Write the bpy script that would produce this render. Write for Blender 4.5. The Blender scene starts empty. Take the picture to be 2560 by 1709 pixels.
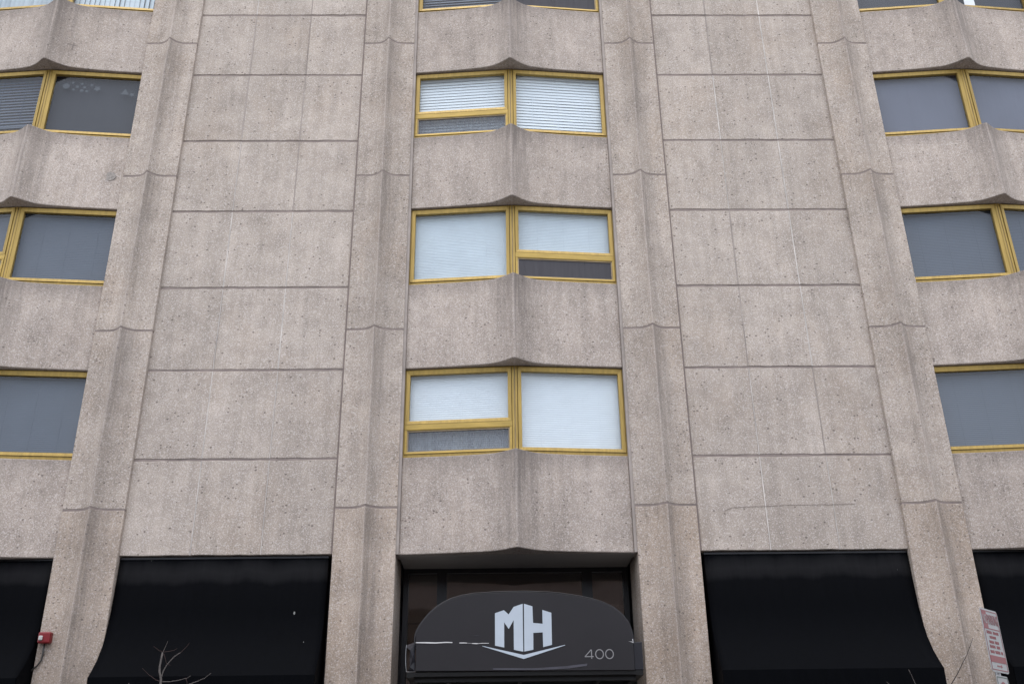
import bpy, math, random
from mathutils import Matrix, Vector
from math import radians as rad, sin, cos, pi, sqrt, exp

random.seed(7)
S = bpy.context.scene
COL = S.collection

# ------------------------------------------------------------------ camera, sky, sun, exposure
PITCH, YAW, ROLL = 0.436207, 0.0191943, -0.0138412
cd = bpy.data.cameras.new('camera'); cam = bpy.data.objects.new('camera', cd); COL.objects.link(cam)
fw = Vector((sin(YAW)*cos(PITCH), cos(YAW)*cos(PITCH), sin(PITCH)))
r0 = Vector((cos(YAW), -sin(YAW), 0)); u0 = r0.cross(fw)
rr = cos(ROLL)*r0 + sin(ROLL)*u0; uu = -sin(ROLL)*r0 + cos(ROLL)*u0
m = Matrix((rr, uu, -fw)).transposed().to_4x4(); m.translation = Vector((0, -13.54, 1.6))
cam.matrix_world = m
cd.sensor_width = 36; cd.lens = 35.004; cd.clip_start = 0.05; cd.clip_end = 2000
S.camera = cam

SUN_EL, SUN_ROT = rad(74), rad(188)
w = bpy.data.worlds.new('World'); S.world = w; w.use_nodes = True
nt = w.node_tree; nt.nodes.clear()
sky = nt.nodes.new('ShaderNodeTexSky'); sky.sky_type = 'NISHITA'; sky.sun_disc = False
sky.sun_elevation = SUN_EL; sky.sun_rotation = SUN_ROT
sky.air_density = 1.0; sky.dust_density = 1.2; sky.ozone_density = 1.0
hs = nt.nodes.new('ShaderNodeHueSaturation'); hs.inputs['Saturation'].default_value = 0.36
bg = nt.nodes.new('ShaderNodeBackground'); bg.inputs['Strength'].default_value = 0.15
wo = nt.nodes.new('ShaderNodeOutputWorld')
nt.links.new(sky.outputs[0], hs.inputs['Color'])
# broken overcast: soft cloud tones over the whole dome
tcw = nt.nodes.new('ShaderNodeTexCoord'); cn = nt.nodes.new('ShaderNodeTexNoise'); cn.inputs['Scale'].default_value = 2.2; cn.inputs['Detail'].default_value = 6
cr_ = nt.nodes.new('ShaderNodeValToRGB'); cr_.color_ramp.elements[0].position = .33; cr_.color_ramp.elements[0].color = (.74, .75, .77, 1)
cr_.color_ramp.elements[1].position = .68; cr_.color_ramp.elements[1].color = (1.28, 1.26, 1.24, 1)
cm = nt.nodes.new('ShaderNodeMix'); cm.data_type = 'RGBA'; cm.blend_type = 'MULTIPLY'; cm.inputs[0].default_value = 1.0
nt.links.new(tcw.outputs['Generated'], cn.inputs['Vector']); nt.links.new(cn.outputs[0], cr_.inputs[0])
nt.links.new(hs.outputs[0], cm.inputs[6]); nt.links.new(cr_.outputs[0], cm.inputs[7]); nt.links.new(cm.outputs[2], bg.inputs[0]); nt.links.new(bg.outputs[0], wo.inputs[0])

ld = bpy.data.lights.new('sun', 'SUN'); ld.energy = 0.6; ld.angle = rad(50); ld.color = (1.0, 0.97, 0.93)
sun = bpy.data.objects.new('sun', ld); COL.objects.link(sun)
sun.rotation_euler = (rad(90)-SUN_EL, 0, rad(-8))      # light comes from behind the camera, a little from its left
S.view_settings.view_transform = 'Standard'; S.view_settings.look = 'None'
S.view_settings.exposure = 1.48; S.view_settings.gamma = 1.0; S.view_settings.use_curve_mapping = False

# ------------------------------------------------------------------ materials
def mat(name):
    m = bpy.data.materials.new(name); m.use_nodes = True
    n = m.node_tree; b = n.nodes['Principled BSDF']
    return m, n, b
def N(n, t, **kw):
    x = n.nodes.new(t)
    for k, v in kw.items():
        if k in x.inputs: x.inputs[k].default_value = v
        else: setattr(x, k, v)
    return x
def ramp(n, src, stops):
    r = n.nodes.new('ShaderNodeValToRGB'); e = r.color_ramp.elements
    while len(e) < len(stops): e.new(0.5)
    for i, (p, c) in enumerate(stops):
        e[i].position = p; e[i].color = c if len(c) == 4 else (*c, 1)
    n.links.new(src, r.inputs[0]); return r.outputs[0]
def mixc(n, fac, a, b, mode='MIX'):
    x = n.nodes.new('ShaderNodeMix'); x.data_type = 'RGBA'; x.blend_type = mode
    for i, v in ((0, fac), (6, a), (7, b)):
        if hasattr(v, 'is_linked'): n.links.new(v, x.inputs[i])
        elif i == 0: x.inputs[0].default_value = v
        else: x.inputs[i].default_value = (*v, 1)
    return x.outputs[2]
def mth(n, op, a, b=None, clamp=False):
    x = n.nodes.new('ShaderNodeMath'); x.operation = op; x.use_clamp = clamp
    for i, v in ((0, a), (1, b)):
        if v is None: continue
        if hasattr(v, 'is_linked'): n.links.new(v, x.inputs[i])
        else: x.inputs[i].default_value = v
    return x.outputs[0]
def noise(n, vec, scale, detail=3, rough=.55, dist=0):
    x = N(n, 'ShaderNodeTexNoise', Scale=scale, Detail=detail, Roughness=rough, Distortion=dist)
    n.links.new(vec, x.inputs['Vector']); return x.outputs[0]
def mapping(n, vec, scale=(1, 1, 1), loc=(0, 0, 0)):
    x = n.nodes.new('ShaderNodeMapping'); x.inputs['Scale'].default_value = scale; x.inputs['Location'].default_value = loc
    n.links.new(vec, x.inputs['Vector']); return x.outputs[0]
G3 = lambda v: (v, v, v)

def stone(name, crest=0.0, crest_w=0.2, tint=(1, 1, 1), warm=0.35, shift=.1, sill=False, left=.85):
    m, n, b = mat(name)
    pos = n.nodes.new('ShaderNodeNewGeometry').outputs['Position']
    c = [0.434, 0.375, 0.328]; d = [0.350, 0.301, 0.262]
    big = noise(n, pos, 0.9, 6, .6)
    col = mixc(n, ramp(n, big, [(.35, G3(0)), (.65, G3(1))]), tuple(a*t for a, t in zip(d, tint)), tuple(a*t for a, t in zip(c, tint)))
    # warm mineral stains
    wn = noise(n, mapping(n, pos, (1.3, 1.3, .9), (7, 3, 1)), 0.8, 7, .65)
    wf = mth(n, 'MULTIPLY', ramp(n, wn, [(.50, G3(0)), (.72, G3(1))]), warm)
    col = mixc(n, wf, col, (0.34, 0.265, 0.205))
    # rain streaks
    st = noise(n, mapping(n, pos, (5, 5, .35)), 1.6, 5, .6)
    col = mixc(n, 1.0, col, ramp(n, st, [(.30, G3(.86)), (.60, G3(1.04))]), 'MULTIPLY')
    # cloudy grime
    gr = noise(n, mapping(n, pos, (1, 1, 1), (31, 5, 9)), 2.6, 8, .7)
    col = mixc(n, 1.0, col, ramp(n, gr, [(.32, G3(.83)), (.58, G3(1.04))]), 'MULTIPLY')
    # exposed aggregate grain
    g1 = noise(n, pos, 58, 6, .85)
    col = mixc(n, 1.0, col, ramp(n, g1, [(.32, G3(.50)), (.50, G3(1.0)), (.68, G3(1.42))]), 'MULTIPLY')
    v1 = N(n, 'ShaderNodeTexVoronoi', Scale=78.0); n.links.new(pos, v1.inputs['Vector'])
    s1 = n.nodes.new('ShaderNodeSeparateColor'); n.links.new(v1.outputs['Color'], s1.inputs[0])
    pale = mth(n, 'MULTIPLY', mth(n, 'GREATER_THAN', s1.outputs[0], .84), .50)
    col = mixc(n, pale, col, (0.60, 0.54, 0.51))
    v2 = N(n, 'ShaderNodeTexVoronoi', Scale=21.0); n.links.new(mapping(n, pos, (1, 1, 1.25)), v2.inputs['Vector'])
    s2 = n.nodes.new('ShaderNodeSeparateColor'); n.links.new(v2.outputs['Color'], s2.inputs[0])
    sz = mth(n, 'MULTIPLY', s2.outputs[1], .36)
    dk = mth(n, 'MULTIPLY', mth(n, 'GREATER_THAN', s2.outputs[0], .86), mth(n, 'LESS_THAN', v2.outputs['Distance'], sz))
    col = mixc(n, mth(n, 'MULTIPLY', dk, .78), col, (0.125, 0.10, 0.088))
    # piece to piece tone
    oi = n.nodes.new('ShaderNodeObjectInfo')
    tone = mth(n, 'ADD', mth(n, 'MULTIPLY', oi.outputs['Random'], .11), .945)
    tc = n.nodes.new('ShaderNodeCombineColor')
    for i in range(3): n.links.new(tone, tc.inputs[i])
    col = mixc(n, 1.0, col, tc.outputs[0], 'MULTIPLY')
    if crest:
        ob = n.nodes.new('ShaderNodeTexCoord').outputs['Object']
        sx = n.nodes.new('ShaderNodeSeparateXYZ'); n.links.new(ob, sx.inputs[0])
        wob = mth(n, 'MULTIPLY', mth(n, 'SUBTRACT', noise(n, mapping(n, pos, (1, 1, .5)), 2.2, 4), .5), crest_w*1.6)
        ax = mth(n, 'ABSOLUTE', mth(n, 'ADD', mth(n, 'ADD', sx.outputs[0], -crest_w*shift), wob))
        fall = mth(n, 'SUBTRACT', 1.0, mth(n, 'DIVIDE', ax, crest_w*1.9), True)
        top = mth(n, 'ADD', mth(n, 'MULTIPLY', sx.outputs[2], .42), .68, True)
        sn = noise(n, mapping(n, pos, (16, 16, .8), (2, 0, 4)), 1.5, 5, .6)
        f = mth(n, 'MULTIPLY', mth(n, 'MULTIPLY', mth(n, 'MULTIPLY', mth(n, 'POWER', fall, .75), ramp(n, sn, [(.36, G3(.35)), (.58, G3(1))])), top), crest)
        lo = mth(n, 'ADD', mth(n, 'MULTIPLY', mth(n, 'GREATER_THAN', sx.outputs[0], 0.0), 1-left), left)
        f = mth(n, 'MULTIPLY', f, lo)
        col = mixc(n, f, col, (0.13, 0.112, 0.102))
        if sill:    # grime washed off the sill above
            en = mth(n, 'MULTIPLY', mth(n, 'SUBTRACT', noise(n, mapping(n, pos, (9, 9, .6)), 1.2, 5), .5), .5)
            ed = mth(n, 'SUBTRACT', 1.0, mth(n, 'DIVIDE', mth(n, 'SUBTRACT', .69, mth(n, 'ADD', sx.outputs[2], en)), .28), True)
            col = mixc(n, mth(n, 'MULTIPLY', ed, .38), col, (0.13, 0.112, 0.102))
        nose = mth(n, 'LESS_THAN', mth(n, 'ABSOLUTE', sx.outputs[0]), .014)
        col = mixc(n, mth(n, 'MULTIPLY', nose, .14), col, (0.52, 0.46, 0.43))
    n.links.new(col, b.inputs['Base Color'])
    b.inputs['Roughness'].default_value = .92; b.inputs['Specular IOR Level'].default_value = .22
    bp = N(n, 'ShaderNodeBump', Strength=.55, Distance=.006)
    n.links.new(noise(n, pos, 75, 3, .7), bp.inputs['Height']); n.links.new(bp.outputs[0], b.inputs['Normal'])
    return m

def plain(name, col, rough=.6, metal=0.0, spec=.5, var=.15, scale=8, stretch=(1, 1, 1), bump=0.0):
    m, n, b = mat(name)
    pos = n.nodes.new('ShaderNodeNewGeometry').outputs['Position']
    k = noise(n, mapping(n, pos, stretch), scale, 5, .6)
    c = mixc(n, 1.0, col, ramp(n, k, [(.3, G3(1-var)), (.7, G3(1+var))]), 'MULTIPLY')
    n.links.new(c, b.inputs['Base Color'])
    b.inputs['Roughness'].default_value = rough; b.inputs['Metallic'].default_value = metal
    b.inputs['Specular IOR Level'].default_value = spec
    if bump:
        bp = N(n, 'ShaderNodeBump', Strength=bump, Distance=.004); n.links.new(k, bp.inputs['Height']); n.links.new(bp.outputs[0], b.inputs['Normal'])
    return m

def glass(name, tint=(.92, .93, .94), ior=1.50):
    m, n, b = mat(name)
    n.nodes.remove(b)
    tr = n.nodes.new('ShaderNodeBsdfTransparent'); tr.inputs[0].default_value = (*tint, 1)
    gl = n.nodes.new('ShaderNodeBsdfGlossy'); gl.inputs['Roughness'].default_value = .03; gl.inputs[0].default_value = (1, 1, 1, 1)
    ge = n.nodes.new('ShaderNodeNewGeometry'); dt = n.nodes.new('ShaderNodeVectorMath'); dt.operation = 'DOT_PRODUCT'
    n.links.new(ge.outputs['Normal'], dt.inputs[0]); n.links.new(ge.outputs['Incoming'], dt.inputs[1])
    f0 = 0.95*((ior-1)/(ior+1))**2
    sch = mth(n, 'ADD', mth(n, 'MULTIPLY', mth(n, 'POWER', mth(n, 'SUBTRACT', 1.0, mth(n, 'ABSOLUTE', dt.outputs['Value'])), 5.0), 1-f0), f0)
    pos = n.nodes.new('ShaderNodeNewGeometry').outputs['Position']
    bp = N(n, 'ShaderNodeBump', Strength=.04, Distance=.05); n.links.new(noise(n, pos, 1.4, 2), bp.inputs['Height'])
    n.links.new(bp.outputs[0], gl.inputs['Normal'])
    mx = n.nodes.new('ShaderNodeMixShader')
    n.links.new(sch, mx.inputs[0]); n.links.new(tr.outputs[0], mx.inputs[1]); n.links.new(gl.outputs[0], mx.inputs[2])
    n.links.new(mx.outputs[0], n.nodes['Material Output'].inputs[0])
    return m
def screen_mat(name, col, cover):
    m, n, b = mat(name)
    b.inputs['Base Color'].default_value = (*col, 1); b.inputs['Roughness'].default_value = .8
    tr = n.nodes.new('ShaderNodeBsdfTransparent'); mx = n.nodes.new('ShaderNodeMixShader')
    pos = n.nodes.new('ShaderNodeNewGeometry').outputs['Position']
    k = noise(n, mapping(n, pos, (9, 9, .7)), 2, 4)
    f = ramp(n, k, [(.3, G3(cover-.08)), (.7, G3(cover+.08))])
    n.links.new(f, mx.inputs[0]); n.links.new(tr.outputs[0], mx.inputs[1]); n.links.new(b.outputs[0], mx.inputs[2])
    n.links.new(mx.outputs[0], n.nodes['Material Output'].inputs[0])
    return m

def awning_mat():
    m, n, b = mat('awning_canvas')
    pos = n.nodes.new('ShaderNodeNewGeometry').outputs['Position']
    ob = n.nodes.new('ShaderNodeTexCoord').outputs['Object']
    sx = n.nodes.new('ShaderNodeSeparateXYZ'); n.links.new(ob, sx.inputs[0])
    wob = mth(n, 'MULTIPLY', mth(n, 'SUBTRACT', noise(n, mapping(n, pos, (2.2, 1, .3)), 1.3, 6, .65), .5), .22)
    zz = mth(n, 'ADD', sx.outputs[2], wob)
    band = ramp(n, mth(n, 'MULTIPLY', zz, -1.0), [(.03, G3(.0)), (.10, G3(.6)), (.20, G3(1)), (.29, G3(.8)), (.37, G3(.1)), (.7, G3(0))])
    dust = mth(n, 'MULTIPLY', band, .062)
    col = mixc(n, dust, (0.0016, 0.0019, 0.0028), (0.17, 0.165, 0.17))
    sp = N(n, 'ShaderNodeTexVoronoi', Scale=6.0); n.links.new(mapping(n, pos, (1, 1, .55)), sp.inputs['Vector'])
    sc = n.nodes.new('ShaderNodeSeparateColor'); n.links.new(sp.outputs['Color'], sc.inputs[0])
    f = mth(n, 'MULTIPLY', mth(n, 'GREATER_THAN', sc.outputs[0], .86), mth(n, 'LESS_THAN', sp.outputs['Distance'], mth(n, 'MULTIPLY', sc.outputs[1], .10)))
    col = mixc(n, mth(n, 'MULTIPLY', f, .6), col, (0.30, 0.30, 0.29))
    fd = noise(n, mapping(n, pos, (9, 9, .5)), 2.0, 5, .6)
    col = mixc(n, 1.0, col, ramp(n, fd, [(.3, G3(.88)), (.7, G3(1.12))]), 'MULTIPLY')
    n.links.new(col, b.inputs['Base Color']); b.inputs['Roughness'].default_value = .75; b.inputs['Specular IOR Level'].default_value = .035
    bp = N(n, 'ShaderNodeBump', Strength=.15, Distance=.01); n.links.new(noise(n, pos, 3, 3), bp.inputs['Height']); n.links.new(bp.outputs[0], b.inputs['Normal'])
    return m

M = {}
M['panel'] = stone('precast_panel_stone')
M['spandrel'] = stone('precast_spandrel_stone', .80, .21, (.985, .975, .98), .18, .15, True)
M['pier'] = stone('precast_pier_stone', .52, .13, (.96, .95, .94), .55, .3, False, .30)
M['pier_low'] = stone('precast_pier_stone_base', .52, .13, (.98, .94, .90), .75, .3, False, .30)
M['patch'] = plain('patch_mortar', (.25, .225, .205), .95, var=.4, scale=40)
M['sealant'] = plain('joint_sealant', (.225, .185, .168), .8, var=.22, scale=5, spec=.2, bump=.4)
M['sealant_mid'] = plain('joint_sealant_mid', (.315, .275, .25), .8, var=.25, scale=2.2, spec=.2)
M['sealant_pale'] = plain('joint_sealant_pale', (.49, .45, .42), .8, var=.35, scale=2.2, stretch=(1, 1, 1), spec=.2)
M['backing'] = plain('backing_concrete', (.16, .15, .14), .9, var=.15)
M['room'] = plain('room_plaster', (.14, .14, .15), .9, var=.1, scale=2)
M['gold'] = plain('gold_anodised_aluminium', (.335, .225, .056), .45, .25, .4, .20, 4, (6, 6, .6))
M['gold_bright'] = plain('gold_anodised_sash', (.385, .26, .062), .42, .25, .4, .16, 4, (.8, 6, 6))
M['bronze'] = plain('weathered_bronze_trim', (.30, .23, .14), .6, .2, .4, .2, 6)
M['glass'] = glass('window_glass')
M['glass_dark'] = glass('tinted_door_glass', (.55, .50, .47), 2.1)
M['blind'] = plain('white_blind', (.64, .705, .745), .45, var=.03, scale=3)
M['blind_blue'] = plain('grey_blue_blind', (.53, .61, .66), .5, var=.05, scale=3)
M['blind_slate'] = plain('slate_blind', (.052, .070, .100), .5, var=.06, scale=3)
M['blind_mid'] = plain('dusty_blue_blind', (.058, .076, .106), .5, var=.06, scale=3)
M['shade'] = plain('grey_roller_shade', (.110, .122, .162), .8, var=.10, scale=.9)
M['shade_dark'] = plain('charcoal_roller_shade', (.022, .025, .033), .8, var=.12, scale=.9)
M['screen'] = screen_mat('insect_screen', (.15, .16, .185), .30)
M['screen_dark'] = screen_mat('insect_screen_dense', (.055, .052, .06), .88)
M['sticker'] = plain('frosted_sticker', (.035, .046, .058), .6, var=.1, scale=9)
M['paper'] = plain('white_paper', (.80, .82, .84), .7, var=.04)
M['canvas'] = awning_mat()
M['canopy'] = plain('charcoal_vinyl', (.0165, .015, .0172), .45, 0, .3, .10, 1.2)
M['canopy_side'] = plain('slate_vinyl', (.015, .0148, .0195), .4, 0, .35, .15, 3)
M['canopy_frame'] = plain('black_steel', (.005, .0048, .0048), .5, .3, .4, .15, 6)
M['logo'] = plain('white_vinyl_lettering', (.42, .47, .53), .35, 0, .5, .06, 2)
M['number'] = plain('pale_grey_lettering', (.20, .195, .20), .5, 0, .4, .06, 4)
M['torn'] = plain('torn_white_backing', (.58, .565, .565), .6, 0, .4, .08, 12)
M['smear'] = plain('worn_vinyl', (.05, .048, .06), .45, 0, .5, .25, 6)
M['dark_frame'] = plain('dark_bronze_frame', (.011, .0105, .0125), .4, .4, .5, .15, 5)
M['soffit'] = plain('painted_soffit', (.30, .28, .265), .8, 0, .3, .06, 1.5)
M['lobby'] = plain('lobby_wall', (.26, .225, .20), .8, 0, .3, .15, 1.2)
M['curtain'] = plain('lobby_curtain', (.42, .39, .36), .9, 0, .2, .2, 5, (6, 6, .4))
M['red'] = plain('red_enamel', (.16, .004, .007), .35, 0, .5, .08, 9)
M['lens'] = plain('clear_lens', (.40, .40, .38), .12, 0, .8, .05, 9)
M['conduit'] = plain('dark_conduit', (.05, .048, .046), .5, .3, .5, .1, 9)
M['sign_white'] = plain('sign_white', (.27, .265, .265), .45, 0, .5, .05, 6)
M['sign_red'] = plain('sign_red', (.17, .010, .017), .45, 0, .5, .08, 6)
M['sign_back'] = plain('bare_aluminium', (.35, .35, .36), .4, .8, .5, .1, 6)
M['sign_green'] = plain('sign_dark_green', (.02, .045, .035), .5, 0, .4, .1, 6)
M['steel'] = plain('galvanised_steel', (.30, .30, .31), .5, .7, .5, .15, 12)
M['bark'] = plain('pale_twig_bark', (.095, .083, .077), .8, 0, .3, .25, 30)
M['twig'] = plain('reddish_twig_bark', (.04, .022, .02), .8, 0, .3, .2, 30)
M['bark_dark'] = plain('dark_twig_bark', (.018, .014, .014), .8, 0, .3, .2, 30)
M['pave'] = plain('pavement_concrete', (.30, .29, .275), .9, 0, .3, .14, 3, bump=.2)
M['kerb'] = plain('kerb_granite', (.33, .32, .31), .85, 0, .3, .15, 12)
M['asphalt'] = plain('asphalt', (.05, .05, .052), .9, 0, .3, .2, 20, bump=.3)
M['line'] = plain('road_paint', (.65, .63, .55), .7, 0, .3, .15, 5)
M['soil'] = plain('ground_soil', (.12, .10, .08), .95, 0, .2, .2, 2)
M['brick'] = plain('brown_brick', (.24, .185, .165), .9, 0, .2, .2, 5)
M['roof'] = plain('roof_gravel', (.22, .21, .20), .95, 0, .2, .2, 6)
M['crack'] = plain('crack_grime', (.215, .185, .165), .95, 0, .1, .3, 9)  # dark line tone of the hairline crack and the scratch mark

# ------------------------------------------------------------------ mesh helpers
class MB:
    def __init__(s): s.v = []; s.f = []
    def add(s, vs, fs):
        k = len(s.v); s.v += [tuple(p) for p in vs]; s.f += [tuple(i+k for i in f) for f in fs]
    def box(s, x0, x1, y0, y1, z0, z1):
        s.add([(x0, y0, z0), (x1, y0, z0), (x1, y1, z0), (x0, y1, z0), (x0, y0, z1), (x1, y0, z1), (x1, y1, z1), (x0, y1, z1)],
              [(0, 3, 2, 1), (4, 5, 6, 7), (0, 1, 5, 4), (1, 2, 6, 5), (2, 3, 7, 6), (3, 0, 4, 7)])
    def prism(s, poly, axis, a, b):
        """poly: 2D points, extruded along axis from a to b ('x': (y,z); 'y': (x,z); 'z': (x,y))"""
        n = len(poly)
        def P(p, t): return {'x': (t, p[0], p[1]), 'y': (p[0], t, p[1]), 'z': (p[0], p[1], t)}[axis]
        s.add([P(p, a) for p in poly]+[P(p, b) for p in poly],
              [tuple(range(n))[::-1], tuple(range(n, 2*n))]+[(i, (i+1) % n, n+(i+1) % n, n+i) for i in range(n)])
    def tube(s, pts, radii, k=6):
        pts = [Vector(p) for p in pts]; rings = []
        for i, p in enumerate(pts):
            t = (pts[min(i+1, len(pts)-1)]-pts[max(i-1, 0)]).normalized()
            a = t.cross(Vector((0.3, 1, .2))).normalized(); b = t.cross(a)
            r = radii[i] if isinstance(radii, (list, tuple)) else radii
            rings.append([p+r*(cos(2*pi*j/k)*a+sin(2*pi*j/k)*b) for j in range(k)])
        vs = [q for R in rings for q in R]
        fs = [(i*k+j, i*k+(j+1) % k, (i+1)*k+(j+1) % k, (i+1)*k+j) for i in range(len(pts)-1) for j in range(k)]
        fs += [tuple(range(k))[::-1], tuple(range((len(pts)-1)*k, len(pts)*k))]
        s.add(vs, fs)
    def build(s, name, mt, parent=None, loc=(0, 0, 0), smooth=False, bevel=0, rot=None):
        me = bpy.data.meshes.new(name)
        me.from_pydata([(x-loc[0], y-loc[1], z-loc[2]) for x, y, z in s.v], [], s.f); me.validate(); me.update()
        import bmesh
        bm = bmesh.new(); bm.from_mesh(me); bmesh.ops.recalc_face_normals(bm, faces=bm.faces); bm.to_mesh(me); bm.free()
        me.materials.append(M[mt] if isinstance(mt, str) else mt)
        if smooth:
            for p in me.polygons: p.use_smooth = True
        o = bpy.data.objects.new(name, me); COL.objects.link(o); o.location = loc
        if bevel:
            b = o.modifiers.new('bevel', 'BEVEL'); b.width = bevel; b.segments = 2; b.limit_method = 'ANGLE'; b.angle_limit = rad(50)
        if parent: o.parent = parent; o.matrix_parent_inverse = Matrix.Identity(4); o.location = Vector(loc)-WL(parent)
        WLOC[o.name] = Vector(loc)
        return o
WLOC = {}
def WL(o): return WLOC[o.name]
def copy_at(o, loc, parent):
    c = o.copy(); COL.objects.link(c); c.parent = parent; c.matrix_parent_inverse = Matrix.Identity(4)
    c.location = Vector(loc)-WL(parent); WLOC[c.name] = Vector(loc); return c
def empty(name, loc, label=None, cat=None, group=None):
    o = bpy.data.objects.new(name, None); COL.objects.link(o); o.location = loc; o.empty_display_size = .2
    WLOC[o.name] = Vector(loc)
    tag(o, label, cat, group); return o
def tag(o, label=None, cat=None, group=None, kind=None):
    for k, v in (('label', label), ('category', cat), ('group', group), ('kind', kind)):
        if v: o[k] = v
    return o
def interp(tab, u):
    for (a, x), (b, y) in zip(tab, tab[1:]):
        if u <= b: return x+(y-x)*(u-a)/(b-a)
    return tab[-1][1]

# ------------------------------------------------------------------ ground
g = MB(); g.box(-400, 400, -400, 400, -1.0, -.16); tag(g.build('ground', 'soil'), kind='structure')
g = MB(); g.box(-120, 120, -14.2, -4.2, -.159, -.13); tag(g.build('road', 'asphalt'), kind='structure')
g = MB()
for i in range(-20, 20): g.box(i*6, i*6+3, -9.26, -9.14, -.13, -.126)
tag(g.build('lane_marking', 'line'), kind='structure')
def pavement(y0, y1, nm):
    base = MB(); base.box(-120, 120, y0, y1, -.158, -.02); p = tag(base.build(nm, 'kerb'), kind='structure')
    for i in range(-10, 10):
        k = MB(); k.box(i*1.5+.006, i*1.5+1.494, y0+.2, y1-.2, -.02, 0.0+random.uniform(-.003, .003))
        k.build('paving_slab', 'pave', p, loc=(i*1.5+.75, (y0+y1)/2, 0))
    return p
pavement(-4.2, 3.0, 'pavement'); pavement(-19.5, -14.2, 'far_pavement')

# ------------------------------------------------------------------ the apartment building
CX = .2865
B = empty('apartment_building', (CX, 0, 0), 'pale pink precast concrete apartment tower with gold window frames and ribbed piers', 'building')
TOPS = [4.726, 7.488, 10.273, 13.007, 15.76]          # undersides of the spandrels
BOTS = [6.111, 8.892, 11.652, 14.358, 17.1]           # upper edges of the spandrels
ROWZ = [4.747, 6.101, 7.477, 8.852, 10.228, 11.588, 12.956, 14.286, 15.66, 17.1]
PIERZ = [0.0, 5.37, 8.105, 10.865, 13.60, 16.35, 17.1]
HALF = 1.61
SP = [(0, 1), (.012, .985), (.05, .85), (.1, .68), (.15, .545), (.19, .46), (.25, .39), (.31, .34), (.45, .245), (.62, .155), (.8, .08), (1, 0)]
PP = [(0, 1), (.03, .92), (.08, .72), (.18, .42), (.3, .18), (.42, .06), (.55, .01), (1, 0)]
def prof(tab, half, edge_y, depth, cx, nseg=28):
    us = sorted(set([i/nseg for i in range(nseg+1)]+[a for a, _ in tab]))
    def sm(u):
        h = .018; a = max(u-h, 0); bb = min(u+h, 1)
        return (interp(tab, a)+2*interp(tab, u)+interp(tab, bb))/4 if u > .001 else interp(tab, 0)
    L = [(cx-u*half, edge_y-depth*sm(u)) for u in us[::-1]]
    return L+[(cx+u*half, edge_y-depth*sm(u)) for u in us[1:]]

# body behind the facade
b = MB(); b.box(CX-13.6, CX+13.6, 1.62, 13, 0, 17.0); b.build('core_wall', 'room', B, (CX, 2, 8))
b = MB(); b.box(CX-13.65, CX+13.65, -.05, 13.1, 17.102, 17.35); b.build('roof', 'roof', B, (CX, 6, 17.2))

def panel(x0, x1, z0, z1):
    """one precast square with slightly ragged arrises"""
    cx, cz = (x0+x1)/2, (z0+z1)/2; n = 7; j = .0055; d = random.uniform(-.0018, .0018); tl = random.uniform(-.0015, .0015)
    pts = []
    for i in range(n): pts.append((x0+(x1-x0)*i/n, z0+random.uniform(-j, j)))
    for i in range(n): pts.append((x1+random.uniform(-.0015, .0015), z0+(z1-z0)*i/n))
    for i in range(n): pts.append((x1-(x1-x0)*i/n, z1+random.uniform(-j, j)))
    for i in range(n): pts.append((x0+random.uniform(-.0015, .0015), z1-(z1-z0)*i/n))
    k = len(pts); e = .006
    def ins(p, q): return (cx+(p[0]-cx)*(1-2*q/(x1-x0)), cz+(p[1]-cz)*(1-2*q/(z1-z0)))
    yy = lambda p: d+tl*(p[0]-cx)
    fr = [(*ins(p, e)[:1], yy(p), ins(p, e)[1]) for p in pts]
    md = [(p[0], yy(p)+e*.8, p[1]) for p in pts]
    bk = [(p[0], .12, p[1]) for p in pts]
    mb = MB()
    mb.add(fr+md+bk, [tuple(range(k))]+[(i, (i+1) % k, k+(i+1) % k, k+i) for i in range(k)]+[(k+i, k+(i+1) % k, 2*k+(i+1) % k, 2*k+i) for i in range(k)])
    return mb.build('wall_panel', 'panel', B, (cx, 0, cz))

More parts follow.
